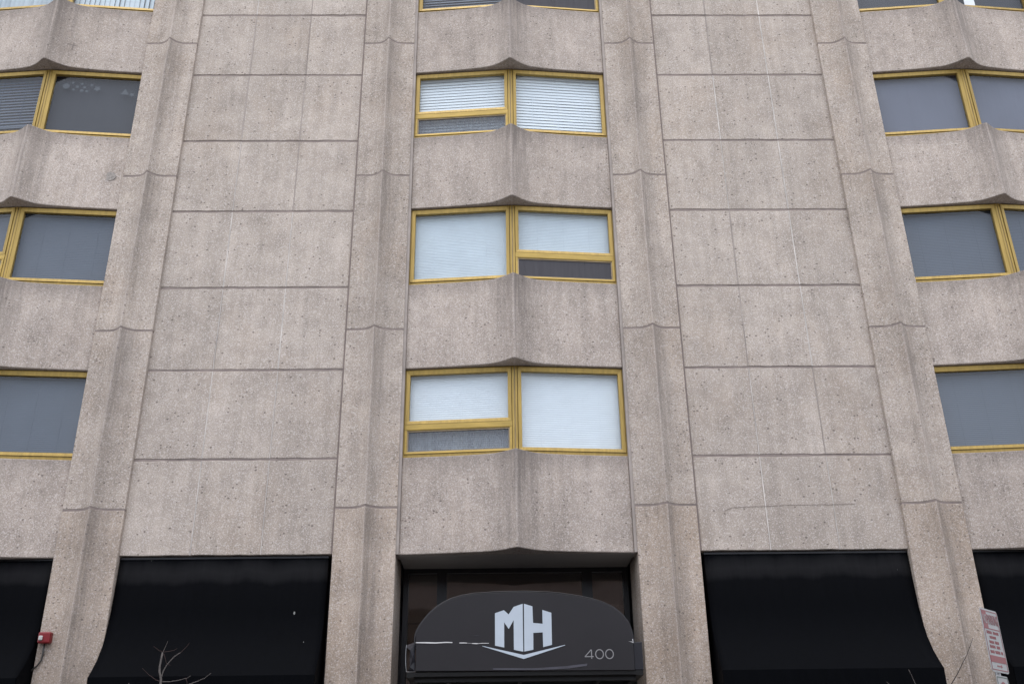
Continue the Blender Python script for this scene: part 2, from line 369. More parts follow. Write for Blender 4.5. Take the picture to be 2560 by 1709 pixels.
HJ = .018      # half of a horizontal joint
special = {}
for side in (-1, 1):
    xa, xb = sorted((CX+side*2.533, CX+side*5.40))
    wv = (xb-xa)/3
    b = MB(); b.box(xa-.06, xb+.06, .14, 1.6, ROWZ[0]+.02, 17.09); b.build('backing_wall', 'backing', B, ((xa+xb)/2, .8, 11))
    for r in range(9):
        z0, z1 = ROWZ[r]+(HJ if r else 0), ROWZ[r+1]-HJ
        for c in range(3):
            x0 = xa+c*wv+(.006 if c else 0); x1 = xa+(c+1)*wv-(.006 if c < 2 else 0)
            special[(side, r, c)] = panel(x0, x1, z0, z1)
        for c in (1, 2):     # the two fine upright joints of each row
            j = MB(); x = xa+c*wv
            rec = random.choice([-.003, -.002, .001])
            hw = random.choice([.005, .0065, .008, .0085])
            j.box(x-hw, x+hw, rec, .11, z0-.001, z1+.001)
            q_ = random.random(); mt_ = ('sealant_mid' if q_ < .6 else 'sealant_pale') if r >= 4 and side < 0 else ('sealant_pale' if q_ < .72 else 'sealant_mid')
            j.build('joint_sealant', mt_, B, (x, .05, (z0+z1)/2))
    for r in range(1, 9):
        j = MB(); z = ROWZ[r]; n = 14
        top = []; bot = []
        for i in range(n+1):
            x = xa-.02+(xb-xa+.04)*i/n; q = .003+random.uniform(0, .004)
            top.append((x, q+.003, z+HJ+.004)); bot.append((x, q, z-HJ-.004))
        vs = top+bot+[(x, .11, zz) for x, _, zz in top]+[(x, .11, zz) for x, _, zz in bot]; k = n+1
        j.add(vs, [(i, i+1, k+i+1, k+i) for i in range(n)]+[(2*k+i, 2*k+i+1, i+1, i) for i in range(n)]+[(k+i, k+i+1, 3*k+i+1, 3*k+i) for i in range(n)])
        j.build('joint_sealant', 'sealant', B, ((xa+xb)/2, .02, z))
    for xe, s2 in ((xa, -1), (xb, 1)):   # upright caulk between field and pier
        j = MB(); a0, a1 = sorted((xe-s2*.001, xe+s2*.034)); j.box(a0, a1, -.004, .12, ROWZ[0], 17.09)
        j.build('joint_sealant', 'sealant', B, (xe, .05, 11))
# a long hairline crack across the lowest right hand row
cr = MB(); pts = [(3.19, 5.293), (3.288, 5.339), (3.40, 5.350), (3.571, 5.357), (3.82, 5.36), (4.03, 5.372), (4.238, 5.373), (4.655, 5.373), (5.052, 5.383)]
for a, c in zip(pts, pts[1:]):
    for t in range(3):
        p = [a[i]+(c[i]-a[i])*t/3 for i in (0, 1)]; q = [a[i]+(c[i]-a[i])*(t+1)/3 for i in (0, 1)]
        jz = random.uniform(-.006, .006); h = .0035
        cr.add([(p[0], -.0065, p[1]-h+jz), (q[0], -.0065, q[1]-h), (q[0], -.0065, q[1]+h), (p[0], -.0065, p[1]+h+jz)], [(0, 1, 2, 3)])
cr.build('hairline_crack', 'crack', special[(1, 0, 1)], (4.1, 0, 5.36))

# piers
PIERX = [CX-9.86, CX-5.825, CX-2.077, CX+2.077, CX+5.81, CX+9.86]
for px in PIERX:
    for i in range(6):
        z0, z1 = PIERZ[i]+(.014 if i else 0), PIERZ[i+1]-(.014 if i < 5 else 0)
        back = .86 if i == 0 else .45
        pr = prof(PP, .4275, -.06, .15, px, 22)
        mb = MB(); mb.prism(pr+[(px+.4275, back), (px-.4275, back)], 'z', z0, z1)
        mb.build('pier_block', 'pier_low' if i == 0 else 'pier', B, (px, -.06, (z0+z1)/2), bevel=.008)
        if i < 5:
            pr = prof(PP, .4245, -.0555, .15, px, 14)
            mb = MB(); mb.prism(pr+[(px+.4215, .3), (px-.4215, .3)], 'z', z1-.002, z1+.030)
            mb.build('joint_sealant', 'sealant', B, (px, -.05, z1))

# spandrels
BAYS = [CX-7.78, CX, CX+7.78]
spand = {}
for bi, bx in enumerate(BAYS):
    for i in range(5):
        z0, z1 = TOPS[i], BOTS[i]
        pr = prof(SP, HALF, 0.0, .39, bx, 32)
        mb = MB(); mb.prism(pr+[(bx+HALF, 1.6), (bx-HALF, 1.6)], 'z', z0, z1)
        spand[(bi, i)] = mb.build('spandrel', 'spandrel', B, (bx, 0, (z0+z1)/2), bevel=.012)
    for s in (-1, 1):
        j = MB(); a0, a1 = sorted((bx+s*(HALF-.001), bx+s*(HALF+.05))); j.box(a0, a1, -.043, .3, TOPS[0], 17.09)
        j.build('joint_sealant', 'sealant_mid', B, (bx+s*HALF, .1, 11))
pm = MB(); n = 18
cxp, czp = -6.19, 10.88
pm.prism([(cxp+.10*cos(2*pi*t/n)*random.uniform(.88, 1.08), czp+.085*sin(2*pi*t/n)*random.uniform(.9, 1.08)) for t in range(n)], 'y', -.035, .02)
pm.build('repair_patch', 'patch', spand[(0, 2)], (cxp, 0, czp))

mk = MB()
for (x0, z0), (x1, z1), h in (((-7.16, 13.52), (-7.17, 13.36), .012), ((-7.24, 13.465), (-7.10, 13.46), .008)):
    for q in range(4):
        t0, t1 = q/4, (q+1)/4; xa_, za_ = x0+(x1-x0)*t0, z0+(z1-z0)*t0; xb_, zb_ = x0+(x1-x0)*t1, z0+(z1-z0)*t1
        yy_ = lambda x: -.39*interp(SP, abs(x-BAYS[0])/HALF)-.006
        w_ = h*random.uniform(.5, 1)
        if abs(x1-x0) > abs(z1-z0): mk.add([(xa_, yy_(xa_), za_-w_), (xb_, yy_(xb_), zb_-w_), (xb_, yy_(xb_), zb_+w_), (xa_, yy_(xa_), za_+w_)], [(0, 1, 2, 3)])
        else: mk.add([(xa_-w_, yy_(xa_-w_), za_), (xa_+w_, yy_(xa_+w_), za_), (xb_+w_, yy_(xb_+w_), zb_), (xb_-w_, yy_(xb_-w_), zb_)], [(0, 1, 2, 3)])
mk.build('scratch_mark', 'crack', spand[(0, 3)], (-7.17, -.2, 13.45))

# ------------------------------------------------------------------ windows
VPROJ, WREC = .15, .055
def make_window(bi, k):
    bx = BAYS[bi]; zb, zt = BOTS[k]+.014, TOPS[k+1]-.006
    spec = WIN[(bi, k)]
    fr = MB(); win = None
    halves = []
    Lh = sqrt(HALF**2+VPROJ**2); ang = math.atan2(VPROJ, HALF)
    o = Vector((bx, WREC-VPROJ, 0))
    def tf(s):
        d = Vector((s*cos(ang), sin(ang), 0)); nr = Vector((s*sin(ang), -cos(ang), 0))
        if s < 0: nr = Vector((-sin(ang), -cos(ang), 0))
        return lambda u, n, z: o+d*u+nr*n+Vector((0, 0, z))
    def ring(mb, T, u0, u1, z0, z1, w, nf, ni, nb):
        """mitred frame: w=(left,right,bottom,top), nf outer front, ni inner front, nb back"""
        a, b_, c, d = w
        Oq = [(u0, z0), (u1, z0), (u1, z1), (u0, z1)]; I = [(u0+a, z0+c), (u1-b_, z0+c), (u1-b_, z1-d), (u0+a, z1-d)]
        for i in range(4):
            j = (i+1) % 4
            mb.add([T(*Oq[i][:1], nf, Oq[i][1]), T(Oq[j][0], nf, Oq[j][1]), T(I[j][0], ni, I[j][1]), T(I[i][0], ni, I[i][1]),
                    T(Oq[i][0], nb, Oq[i][1]), T(Oq[j][0], nb, Oq[j][1]), T(I[j][0], nb, I[j][1]), T(I[i][0], nb, I[i][1])],
                   [(0, 1, 2, 3), (0, 4, 5, 1), (3, 2, 6, 7), (0, 3, 7, 4), (1, 5, 6, 2), (4, 7, 6, 5)])
    def slab(mb, T, u0, u1, z0, z1, n0, n1):
        mb.add([T(u0, n0, z0), T(u1, n0, z0), T(u1, n0, z1), T(u0, n0, z1), T(u0, n1, z0), T(u1, n1, z0), T(u1, n1, z1), T(u0, n1, z1)],
               [(0, 1, 2, 3), (4, 7, 6, 5), (0, 4, 5, 1), (1, 5, 6, 2), (2, 6, 7, 3), (3, 7, 4, 0)])
    loc = (bx, 0, (zb+zt)/2)
    # central mullion with its cracked caulk line
    crk = MB()
    for s in (-1, 1):
        T = tf(s)
        slab(fr, T, .007, .036, zb, zt, .004, -.07)
        ring(fr, T, .038, Lh, zb, zt, (.003, .016, .045, .018), 0.0, 0.0, -.07)
    crk.box(bx-.012, bx+.012, WREC-VPROJ+.008, WREC-VPROJ+.05, zb, zt)
    H = zt-zb; vent_z = zb+.355*H
    kids = []
    for s in (-1, 1):
        T = tf(s); sp = spec[0 if s < 0 else 1]
        u0, u1 = .047, Lh-.022
        zlow = zb+.051
        if sp.get('vent'):
            zlow = vent_z+.018
            sash = MB()
            slab(sash, T, u0-.004, u1+.002, vent_z-.065, vent_z+.016, .012, -.06)
            ring(sash, T, u0-.002, u1, zb+.050, vent_z-.067, (.032, .032, .028, .012), .014, .010, -.04)
            kids.append((sash, 'vent_sash', 'gold_bright', None))
            sf = MB(); ring(sf, T, u0+.031, u1-.033, zb+.079, vent_z-.080, (.016, .018, .012, .018), .001, .001, -.03)
            kids.append((sf, 'screen_frame', 'bronze', None))
            sc = MB(); slab(sc, T, u0+.046, u1-.050, zb+.090, vent_z-.097, -.010, -.012)
            kids.append((sc, 'insect_screen', sp['vent'], None))
            gp = MB(); gp.add([T(u0+.02, -.034, zb+.04), T(u1-.02, -.034, zb+.04), T(u1-.02, -.034, vent_z-.06), T(u0+.02, -.034, vent_z-.06)], [(0, 1, 2, 3)])
            kids.append((gp, 'window_pane', 'glass', None))
        ring(fr, T, u0, u1, zlow, zt-.023, (.052, .052, .050, .060), .016, .006, -.055)
        gp = MB(); gp.add([T(u0+.048, -.030, zlow+.04), T(u1-.048, -.030, zlow+.04), T(u1-.048, -.030, zt-.075), T(u0+.048, -.030, zt-.075)], [(0, 1, 2, 3)])
        kids.append((gp, 'window_pane', 'glass', None))
        ua, ub = u0+.035, u1-.03; za, zc = zb+.03, zt-.06
        if sp.get('blind'):
            pitch, tilt, mt, nb = sp['blind']; zend = za+sp.get('raise', 0)*H
            hr = MB(); slab(hr, T, ua, ub, zc-.035, zc+.01, -.09, -.135); kids.append((hr, 'head_rail', mt, None))
            cnt = int((zc-.04-zend)/pitch); wdt = pitch*1.12; hz = wdt*sin(tilt)/2; hn = wdt*cos(tilt)/2
            def one(mb, zz, jit):
                ja = jit*random.uniform(-.05, .05)*(1 if pitch > .045 else .25)
                t2 = tilt+ja; hz2 = wdt*sin(t2)/2; hn2 = wdt*cos(t2)/2; bow = wdt*.06
                c0 = -.112; sg = random.uniform(-.002, .002)*jit*(1 if pitch > .045 else .3)
                P = [(ua, c0+hn2, zz-hz2), (ub, c0+hn2, zz-hz2+sg), (ub, c0+bow, zz+bow*.3+sg), (ua, c0+bow, zz+bow*.3), (ub, c0-hn2, zz+hz2+sg), (ua, c0-hn2, zz+hz2)]
                th = .0015
                vs = [T(u, n, z) for u, n, z in P]+[T(u, n-th, z-th) for u, n, z in P]
                mb.add(vs, [(0, 1, 2, 3), (3, 2, 4, 5), (6, 9, 8, 7), (9, 11, 10, 8), (0, 6, 7, 1), (1, 7, 8, 2), (2, 8, 10, 4), (4, 10, 11, 5), (5, 11, 9, 3), (3, 9, 6, 0)])
            if pitch > .045:
                for q in range(cnt):
                    sl = MB(); one(sl, zc-.05-pitch*(q+.5), 1); kids.append((sl, 'blind_slat', mt, None))
            else:
                sl = MB()
                for q in range(cnt): one(sl, zc-.04-pitch*(q+.5), 1)
                kids.append((sl, 'blind_slats', mt, 'stuff'))
            br = MB(); slab(br, T, ua, ub, zend-.012, zend+.012, -.10, -.125); kids.append((br, 'bottom_rail', mt, None))
            cords = MB()
            for q in (.22, .5, .78):
                uu_ = ua+(ub-ua)*q+random.uniform(-.03, .03); slab(cords, T, uu_-.003, uu_+.003, zend+.1*random.random(), zc-.04, -.112+hn+.003, -.112+hn+.0005)
            kids.append((cords, 'ladder_cord', mt, None))
        if sp.get('vertical'):
            for q in range(int((ub-ua)/.085)):
                u = ua+.05+q*.085; ta = sp['vertical']+random.uniform(-.15, .15); sl = MB(); hw = .043
                sl.add([T(u-hw*cos(ta), -.12-hw*sin(ta), za), T(u+hw*cos(ta), -.12+hw*sin(ta), za), T(u+hw*cos(ta), -.12+hw*sin(ta), zc), T(u-hw*cos(ta), -.12-hw*sin(ta), zc),
                        T(u-hw*cos(ta), -.122-hw*sin(ta), za), T(u+hw*cos(ta), -.122+hw*sin(ta), za), T(u+hw*cos(ta), -.122+hw*sin(ta), zc), T(u-hw*cos(ta), -.122-hw*sin(ta), zc)],
                       [(0, 1, 2, 3), (4, 7, 6, 5), (0, 4, 5, 1), (1, 5, 6, 2), (2, 6, 7, 3), (3, 7, 4, 0)])
                kids.append((sl, 'vertical_blind_slat', sp.get('vm', 'blind_blue'), None))
        if sp.get('shade'):
            sh = MB(); n = 10
            vs = []; 
            for q in range(n+1):
                u = ua+(ub-ua)*q/n; w_ = .006*sin(q*1.7)
                vs += [T(u, -.11+w_, za), T(u, -.11+w_*.3, zc)]
            sh.add(vs+[(x, y+.004, z) for x, y, z in vs], [(2*q, 2*q+2, 2*q+3, 2*q+1) for q in range(n)]+[(2*q+22, 2*q+23, 2*q+25, 2*q+24) for q in range(n)])
            kids.append((sh, 'roller_shade', sp['shade'], None))
        for kind, u, z, r in sp.get('stickers', []):
            st = MB(); n = {'dot': 10, 'tri': 3, 'star': 10}[kind]
            P = [(u+r*(1 if kind != 'star' or q % 2 else .55)*cos(2*pi*q/n+pi/2), z+r*(1 if kind != 'star' or q % 2 else .55)*sin(2*pi*q/n+pi/2)) for q in range(n)]
            st.add([T(a, -.036, c) for a, c in P]+[T(a, -.038, c) for a, c in P], [tuple(range(n)), tuple(range(2*n-1, n-1, -1))]+[(q, n+q, n+(q+1) % n, (q+1) % n) for q in range(n)])
            kids.append((st, 'window_sticker', 'sticker', None))
        if sp.get('paper'):
            u, z, w_, h_ = sp['paper']; st = MB(); slab(st, T, u, u+w_, z, z+h_, -.036, -.038); kids.append((st, 'paper_sheet', 'paper', None))
    win = fr.build('window', 'gold', B, loc)
    if spec[2]: win['label'] = spec[2]
    crk.build('mullion_caulk', 'bronze', win, loc)
    for mb, nm, mt, kd in kids:
        o_ = mb.build(nm, mt, win, loc)
        if kd: o_['kind'] = kd
    return win

white_wide = dict(blind=(.060, rad(76), 'blind', 0)); white_fine = dict(blind=(.034, rad(85), 'blind', 0)); blue_fine = dict(blind=(.028, rad(80), 'blind_blue', 0))
slate_wide = dict(blind=(.060, rad(66), 'blind_slate', 0)); slate_fine = dict(blind=(.028, rad(81), 'blind_slate', 0)); mid_fine = dict(blind=(.030, rad(83), 'blind_mid', 0))
V = lambda d, scr: dict(d, vent=scr)
zr1 = 12.2
WIN = {
 (1, 0): [V(white_fine, 'screen'), white_fine, 'gold V window with closed white blinds and a low vent'],
 (1, 1): [blue_fine, V(blue_fine, 'screen_dark'), 'gold V window with fine pale blue blinds and a dark vent screen'],
 (1, 2): [V(white_wide, 'screen'), white_wide, 'gold V window with broad white blind slats'],
 (1, 3): [slate_wide, V(slate_wide, 'screen_dark'), 'gold V window with dark slate blinds'],
 (0, 0): [V(slate_fine, 'screen'), dict(mid_fine), None],
 (0, 1): [V(slate_fine, 'screen'), dict(mid_fine), None],
 (0, 2): [dict(blind=(.060, rad(66), 'blind_mid', 0), **{'raise': .16}), dict(shade='shade_dark', stickers=[('dot', .29, 12.708, .055), ('dot', .39, 12.787, .022), ('dot', .47, 12.707, .025), ('dot', .42, 12.643, .022), ('dot', .54, 12.772, .022), ('dot', .59, 12.70, .022), ('dot', .555, 12.632, .028), ('dot', .64, 12.624, .024), ('star', .70, 12.757, .034), ('star', .80, 12.69, .062), ('tri', 1.26, 12.64, .075), ('star', 1.38, 12.605, .045)]), None],
 (0, 3): [dict(vertical=.75), dict(vertical=.22, vm='blind_blue'), None],
 (2, 0): [dict(mid_fine), dict(slate_fine), None],
 (2, 1): [dict(slate_fine), dict(slate_fine), None],
 (2, 2): [dict(shade='shade'), dict(shade='shade'), None],
 (2, 3): [dict(shade='shade_dark'), dict(shade='shade_dark', paper=(.40, 14.50, .20, .28)), None],
}
for key in sorted(WIN): make_window(*key)

# ------------------------------------------------------------------ entrance recess
xl, xr = CX-HALF-.001, CX+HALF+.001
b = MB(); b.box(xl, xr, .02, 1.6, TOPS[0]-.006, TOPS[0]-.002); b.build('entrance_soffit', 'soffit', B, (CX, .5, TOPS[0]))
b = MB(); b.box(xl, xr, .86, .98, 4.655, TOPS[0]-.008); b.box(xl, xr, .87, .97, 2.62, 2.75)
for a0, a1 in ((xl, xl+.07), (-.845, -.707), (1.236, 1.381), (xr-.07, xr)): b.box(a0, a1, .855, .985, 0, 4.66)
for a0, a1 in ((.24, .34),): b.box(a0, a1, .865, .975, 0, 2.63)
b.build('storefront_frame', 'dark_frame', B, (CX, .9, 2.3))
for a0, a1 in ((xl+.07, -.845), (-.707, 1.236), (1.381, xr-.07)):
    for z0, z1 in ((2.75, 4.655), (.1, 2.62)):
        b = MB(); b.box(a0, a1, .915, .925, z0, z1); b.build('storefront_pane', 'glass_dark', B, ((a0+a1)/2, .92, (z0+z1)/2))
b = MB(); b.box(xl, xr, 1.30, 1.36, 4.05, TOPS[0]-.01); b.box(xl, xr, 1.55, 1.6, 0, 4.05); b.build('lobby_wall', 'lobby', B, (CX, 1.5, 2.2))
b = MB()
n = 40
vs = [(xl+.4+(xr-xl-.4)*i/n, 1.2+.03*sin(i*1.3), z) for i in range(n+1) for z in (.1, 4.25)]
b.add(vs, [(2*i, 2*i+2, 2*i+3, 2*i+1) for i in range(n)]); b.build('lobby_curtain', 'curtain', B, (CX, 1.2, 2.2))

# shop fronts behind the awnings
for x0, x1 in ((CX-5.40, CX-2.505), (CX+2.505, CX+5.40), (CX-9.43, CX-6.25), (CX+6.25, CX+9.43)):
    b = MB(); b.box(x0, x1, .28, .40, 0, 4.72); b.build('shop_front', 'dark_frame', B, ((x0+x1)/2, .3, 2.3))

# ------------------------------------------------------------------ black awnings
AP = [(.045, 4.715), (.03, 4.66), (.022, 4.45), (.005, 4.2), (-.02, 3.95), (-.06, 3.75), (-.13, 3.55), (-.24, 3.36), (-.36, 3.22), (-.45, 3.125)]
def awning(x0, x1, label):
    cx = (x0+x1)/2
    a = empty('awning', (cx, 0, 4.72), label, 'awning', 'black awnings over the ground floor')
    n = 26; P = AP; k = len(P); c = MB()
    vs = []; th = .012
    for i in range(n+1):
        x = x0+(x1-x0)*i/n; t = i/n
        sag = .006*sin(t*pi*6)**2+.004*sin(i*2.1)
        for (y, z) in P: vs.append((x, y+sag*min(1, (4.72-z)*1.2), z))
    m_ = len(vs); vs += [(x, y+th, z-th*.3) for x, y, z in vs]
    fs = [(i*k+j, (i+1)*k+j, (i+1)*k+j+1, i*k+j+1) for i in range(n) for j in range(k-1)]
    fs += [tuple(q+m_ for q in f[::-1]) for f in fs]
    fs += [(j, j+1, m_+j+1, m_+j) for j in range(k-1)]+[(n*k+j+1, n*k+j, m_+n*k+j, m_+n*k+j+1) for j in range(k-1)]
    c.add(vs, fs); c.build('awning_cover', 'canvas', a, (cx, 0, 4.72), smooth=True)
    for xx in (x0+.004, x1-.004):
        g_ = MB(); g_.prism([(y+.014, z-.004) for y, z in P]+[(-.438, 2.86), (.2, 2.86), (.2, 4.70)], 'x', xx-.003, xx+.003); g_.build('awning_side', 'canvas', a, (cx, 0, 4.72))
    v = MB(); n = 30
    vs = []
    for i in range(n+1):
        x = x0+(x1-x0)*i/n; w_ = .004*sin(i*1.9)
        vs += [(x, -.458, 3.128), (x, -.455+w_, 2.86), (x, -.446, 3.128), (x, -.443+w_, 2.86)]
    v.add(vs, [(4*i, 4*i+4, 4*i+5, 4*i+1) for i in range(n)]+[(4*i+2, 4*i+3, 4*i+7, 4*i+6) for i in range(n)]+[(4*i, 4*i+2, 4*i+6, 4*i+4) for i in range(n)]+[(4*i+1, 4*i+5, 4*i+7, 4*i+3) for i in range(n)])
    v.build('valance', 'canvas', a, (cx, 0, 4.72))
    h = MB(); h.box(x0, x1, .03, .10, 4.70, 4.725); h.build('head_bar', 'dark_frame', a, (cx, 0, 4.72))
awning(CX-5.385, CX-2.565, 'wide black canvas awning above the bare twig tree, next to the red alarm box')
awning(CX+2.565, CX+5.375, 'wide black canvas awning between the entrance canopy and the parking sign')
awning(CX-9.36, CX-6.27, 'black awning in the dark corner behind the pier with the red alarm box')
awning(CX+6.26, CX+9.36, 'black awning in the dark corner behind the red and white parking sign')

# ------------------------------------------------------------------ entrance canopy
cp = empty('entrance_canopy', (.34, -.9, 3.1), 'charcoal arched entrance canopy with white MH logo and number 400', 'canopy')
ARCH = [(-1.012, 3.502), (-.993, 3.582), (-.953, 3.652), (-.909, 3.714), (-.837, 3.798), (-.747, 3.875), (-.656, 3.932), (-.564, 3.973), (-.435, 4.010), (-.287, 4.034), (.009, 4.051), (.344, 4.055), (.641, 4.043), (.826, 4.023), (1.029, 3.991), (1.195, 3.955), (1.341, 3.908), (1.467, 3.849), (1.564, 3.77), (1.641, 3.67), (1.680, 3.563), (1.697, 3.474)]
SH = [(x, z-.018) for x, z in ARCH]; SH = [(max(-.985, x), z) for x, z in SH]; SH = [(min(1.682, x), z) for x, z in SH]
c = MB(); c.prism([(-.983, 3.103), (1.681, 3.087)]+SH[::-1], 'y', -.905, -.885); c.build('sign_face', 'canopy', cp, (.34, -.9, 3.1), bevel=.004)
# fabric barrel behind the face
c = MB(); A2 = [(-1.008, 3.40)]+ARCH+[(1.70, 3.40)]; k = len(A2); vs = []
for y, g_ in ((-.893, 0), (-.3, -.006), (.3, -.006), (.85, 0)):
    vs += [(.34+(x-.34)*(1+g_), y, z+g_*.5) for x, z in A2]
vs2 = [(.34+(x-.34)*.985, y, z-.012) for x, y, z in vs]; mm = len(vs)
f1 = [(r*k+i, r*k+i+1, (r+1)*k+i+1, (r+1)*k+i) for r in range(3) for i in range(k-1)]
c.add(vs+vs2, f1+[tuple(q+mm for q in f[::-1]) for f in f1]+[(i+1, i, mm+i, mm+i+1) for i in range(k-1)]+[(3*k+i, 3*k+i+1, mm+3*k+i+1, mm+3*k+i) for i in range(k-1)])
c.build('barrel_cover', 'canopy', cp, (.34, 0, 3.5), smooth=True)
c = MB(); c.box(1.684, 1.793, -.888, .84, 3.092, 3.42); c.build('side_band', 'canopy_side', cp, (1.74, 0, 3.25), bevel=.005)
# torn band on the other side: bent metal strip and crumpled vinyl
c = MB()
fl = [(-.990, -.885, 3.446), (-1.106, -.80, 3.424), (-1.100, -.86, 3.386), (-1.052, -.93, 3.345), (-1.0, -.885, 3.322), (-1.062, -.87, 3.25), (-1.020, -.94, 3.26), (-1.082, -.84, 3.11), (-1.050, -.92, 3.15), (-.988, -.886, 3.104), (-.99, -.884, 3.23)]
c.add(fl+[(x, y+.012, z-.004) for x, y, z in fl], [(0, 1, 2), (0, 2, 3), (0, 3, 4), (4, 3, 6), (4, 6, 10), (3, 5, 6), (6, 5, 8), (6, 8, 10), (10, 8, 9), (8, 7, 9), (11, 13, 12), (11, 14, 13), (11, 15, 14), (14, 16, 17), (17, 16, 19), (17, 19, 21), (19, 20, 21)])
c.build('torn_side_flap', 'canopy_side', cp, (-1.05, -.9, 3.25))
c = MB(); c.tube([(-1.106, -.84, 3.42), (-1.112, -.85, 3.3), (-1.106, -.86, 3.18), (-1.097, -.86, 3.10), (-1.04, -.87, 3.098), (-.985, -.88, 3.10)], .004, 5)
c.build('bent_trim', 'steel', cp, (-1.05, -.9, 3.25))
# steel frame beneath
c = MB()
for y in (-.86, -.3, .3): c.box(-1.0, 1.70, y-.025, y+.025, 3.04, 3.085)
c.box(-1.09, -1.0, -.885, .84, 3.03, 3.09); c.box(1.70, 1.785, -.885, .84, 3.03, 3.088)
for x in (-.62, .30, 1.30): c.box(x-.025, x+.025, -.83, .84, 3.036, 3.08)
c.box(-1.0, 1.70, -.83, -.80, 2.98, 3.04)
c.build('canopy_frame', 'canopy_frame', cp, (.34, 0, 3.06))
c = MB(); c.box(-.99, 1.69, -.83, .84, 3.10, 3.11); c.build('canopy_lining', 'canopy_frame', cp, (.34, 0, 3.1))
# logo, chevron and number as thin applied film
def film(name, poly, mt, y=-.9085, th=.0025):
    f_ = MB(); f_.prism(poly, 'y', y, y+th); return f_.build(name, mt, cp, (.34, -.9, 3.5))
LM = [(-.016, 3.779), (.095, 3.815), (.154, 3.762), (.217, 3.854), (.330, 3.891), (.328, 3.316), (.214, 3.339), (.215, 3.693), (.153, 3.587), (.097, 3.668), (.096, 3.367), (-.017, 3.391)]
LHH = [(.346, 3.891), (.451, 3.858), (.455, 3.657), (.573, 3.645), (.574, 3.813), (.685, 3.777), (.682, 3.393), (.573, 3.367), (.572, 3.543), (.455, 3.537), (.452, 3.338), (.341, 3.317)]
film('logo_letter', LM, 'logo'); film('logo_letter', LHH, 'logo')
film('logo_chevron', [(-.174, 3.390), (.333, 3.277), (.843, 3.391), (.843, 3.385), (.332, 3.230), (-.174, 3.385)], 'logo')
def stroke(mb, a, c_, w_, y=-.9085):
    a = Vector((a[0], a[1])); c_ = Vector((c_[0], c_[1])); d = (c_-a).normalized(); q = Vector((-d.y, d.x))*w_/2
    mb.prism([tuple(a+q), tuple(a-q), tuple(c_-q), tuple(c_+q)], 'y', y, y+.0025)
SW = .0115
c = MB(); stroke(c, (1.163, 3.331), (1.163, 3.223), SW); stroke(c, (1.160, 3.330), (1.083, 3.251), SW, -.9088); stroke(c, (1.079, 3.249), (1.187, 3.249), SW, -.9091)
c.build('house_number', 'number', cp, (.34, -.9, 3.5))
for cxn in (1.2605, 1.3825):
    c = MB(); n = 28; ro_, ri = (.0535, .0590), (.0535-SW, .0590-SW); zc0 = 3.2765
    vs = [(cxn+a[0]*cos(2*pi*i/n), yy, zc0+a[1]*sin(2*pi*i/n)) for a, yy in ((ro_, -.9085), (ri, -.9085), (ro_, -.906), (ri, -.906)) for i in range(n)]
    fs = []
    for i in range(n):
        j = (i+1) % n
        fs += [(i, j, n+j, n+i), (i, 2*n+i, 2*n+j, j), (n+i, n+j, 3*n+j, 3*n+i)]
    c.add(vs, fs); c.build('house_number', 'number', cp, (.34, -.9, 3.5))
# split seam, showing the white backing
for P_, h in (([(-.988, 3.436), (-.86, 3.434), (-.75, 3.431), (-.62, 3.434), (-.54, 3.434)], .008), ([(-.453, 3.428), (-.40, 3.426), (-.36, 3.425)], .007), ([(-.30, 3.420), (-.25, 3.417), (-.226, 3.417)], .007), ([(-.36, 3.4245), (-.30, 3.4205)], .002), ([(-.226, 3.417), (-.178, 3.420), (-.13, 3.420), (-.092, 3.419)], .0035)):
    poly = [(x, z+h*(1 if 0 < i < len(P_)-1 else .6)*random.uniform(.75, 1)) for i, (x, z) in enumerate(P_)]+[(x, z-h*random.uniform(.5, 1)) for x, z in P_[::-1]]
    film('torn_seam', poly, 'torn')
film('torn_seam', [(-.70+.40, 3.511), (-.24, 3.513), (-.21, 3.512), (-.24, 3.5095)], 'smear')
film('torn_seam', [(1.625, 3.424), (1.66, 3.421), (1.684, 3.412), (1.684, 3.405), (1.66, 3.416)], 'torn')
film('torn_seam', [(1.672, 3.452), (1.680, 3.452), (1.684, 3.415), (1.678, 3.416)], 'torn')
film('scuffed_strip', [(-.041, 3.107), (.505, 3.098), (.861, 3.112), (1.098, 3.142), (1.108, 3.168), (.862, 3.143), (.506, 3.122), (-.041, 3.126)], 'smear')

# ------------------------------------------------------------------ alarm box on the pier
al = empty('fire_alarm_box', (-5.868, -.07, 3.66), 'small red fire alarm box with a clear lens fixed on the pier', 'alarm')
c = MB(); c.box(-5.945, -5.785, -.15, -.055, 3.592, 3.735); c.build('alarm_body', 'red', al, (-5.868, -.07, 3.66), bevel=.018)
c = MB(); c.prism([(-5.925, 3.625), (-5.875, 3.625), (-5.875, 3.685), (-5.925, 3.685)], 'y', -.172, -.148); c.build('strobe_lens', 'lens', al, (-5.9, -.16, 3.65), bevel=.01)
c = MB(); c.tube([(-5.868, -.085, 3.60), (-5.868, -.085, 3.45), (-5.875, -.085, 3.38), (-5.92, -.085, 3.31), (-5.99, -.07, 3.26), (-6.03, .05, 3.25)], .011, 8)
c.build('conduit', 'conduit', al, (-5.868, -.07, 3.4), smooth=True)

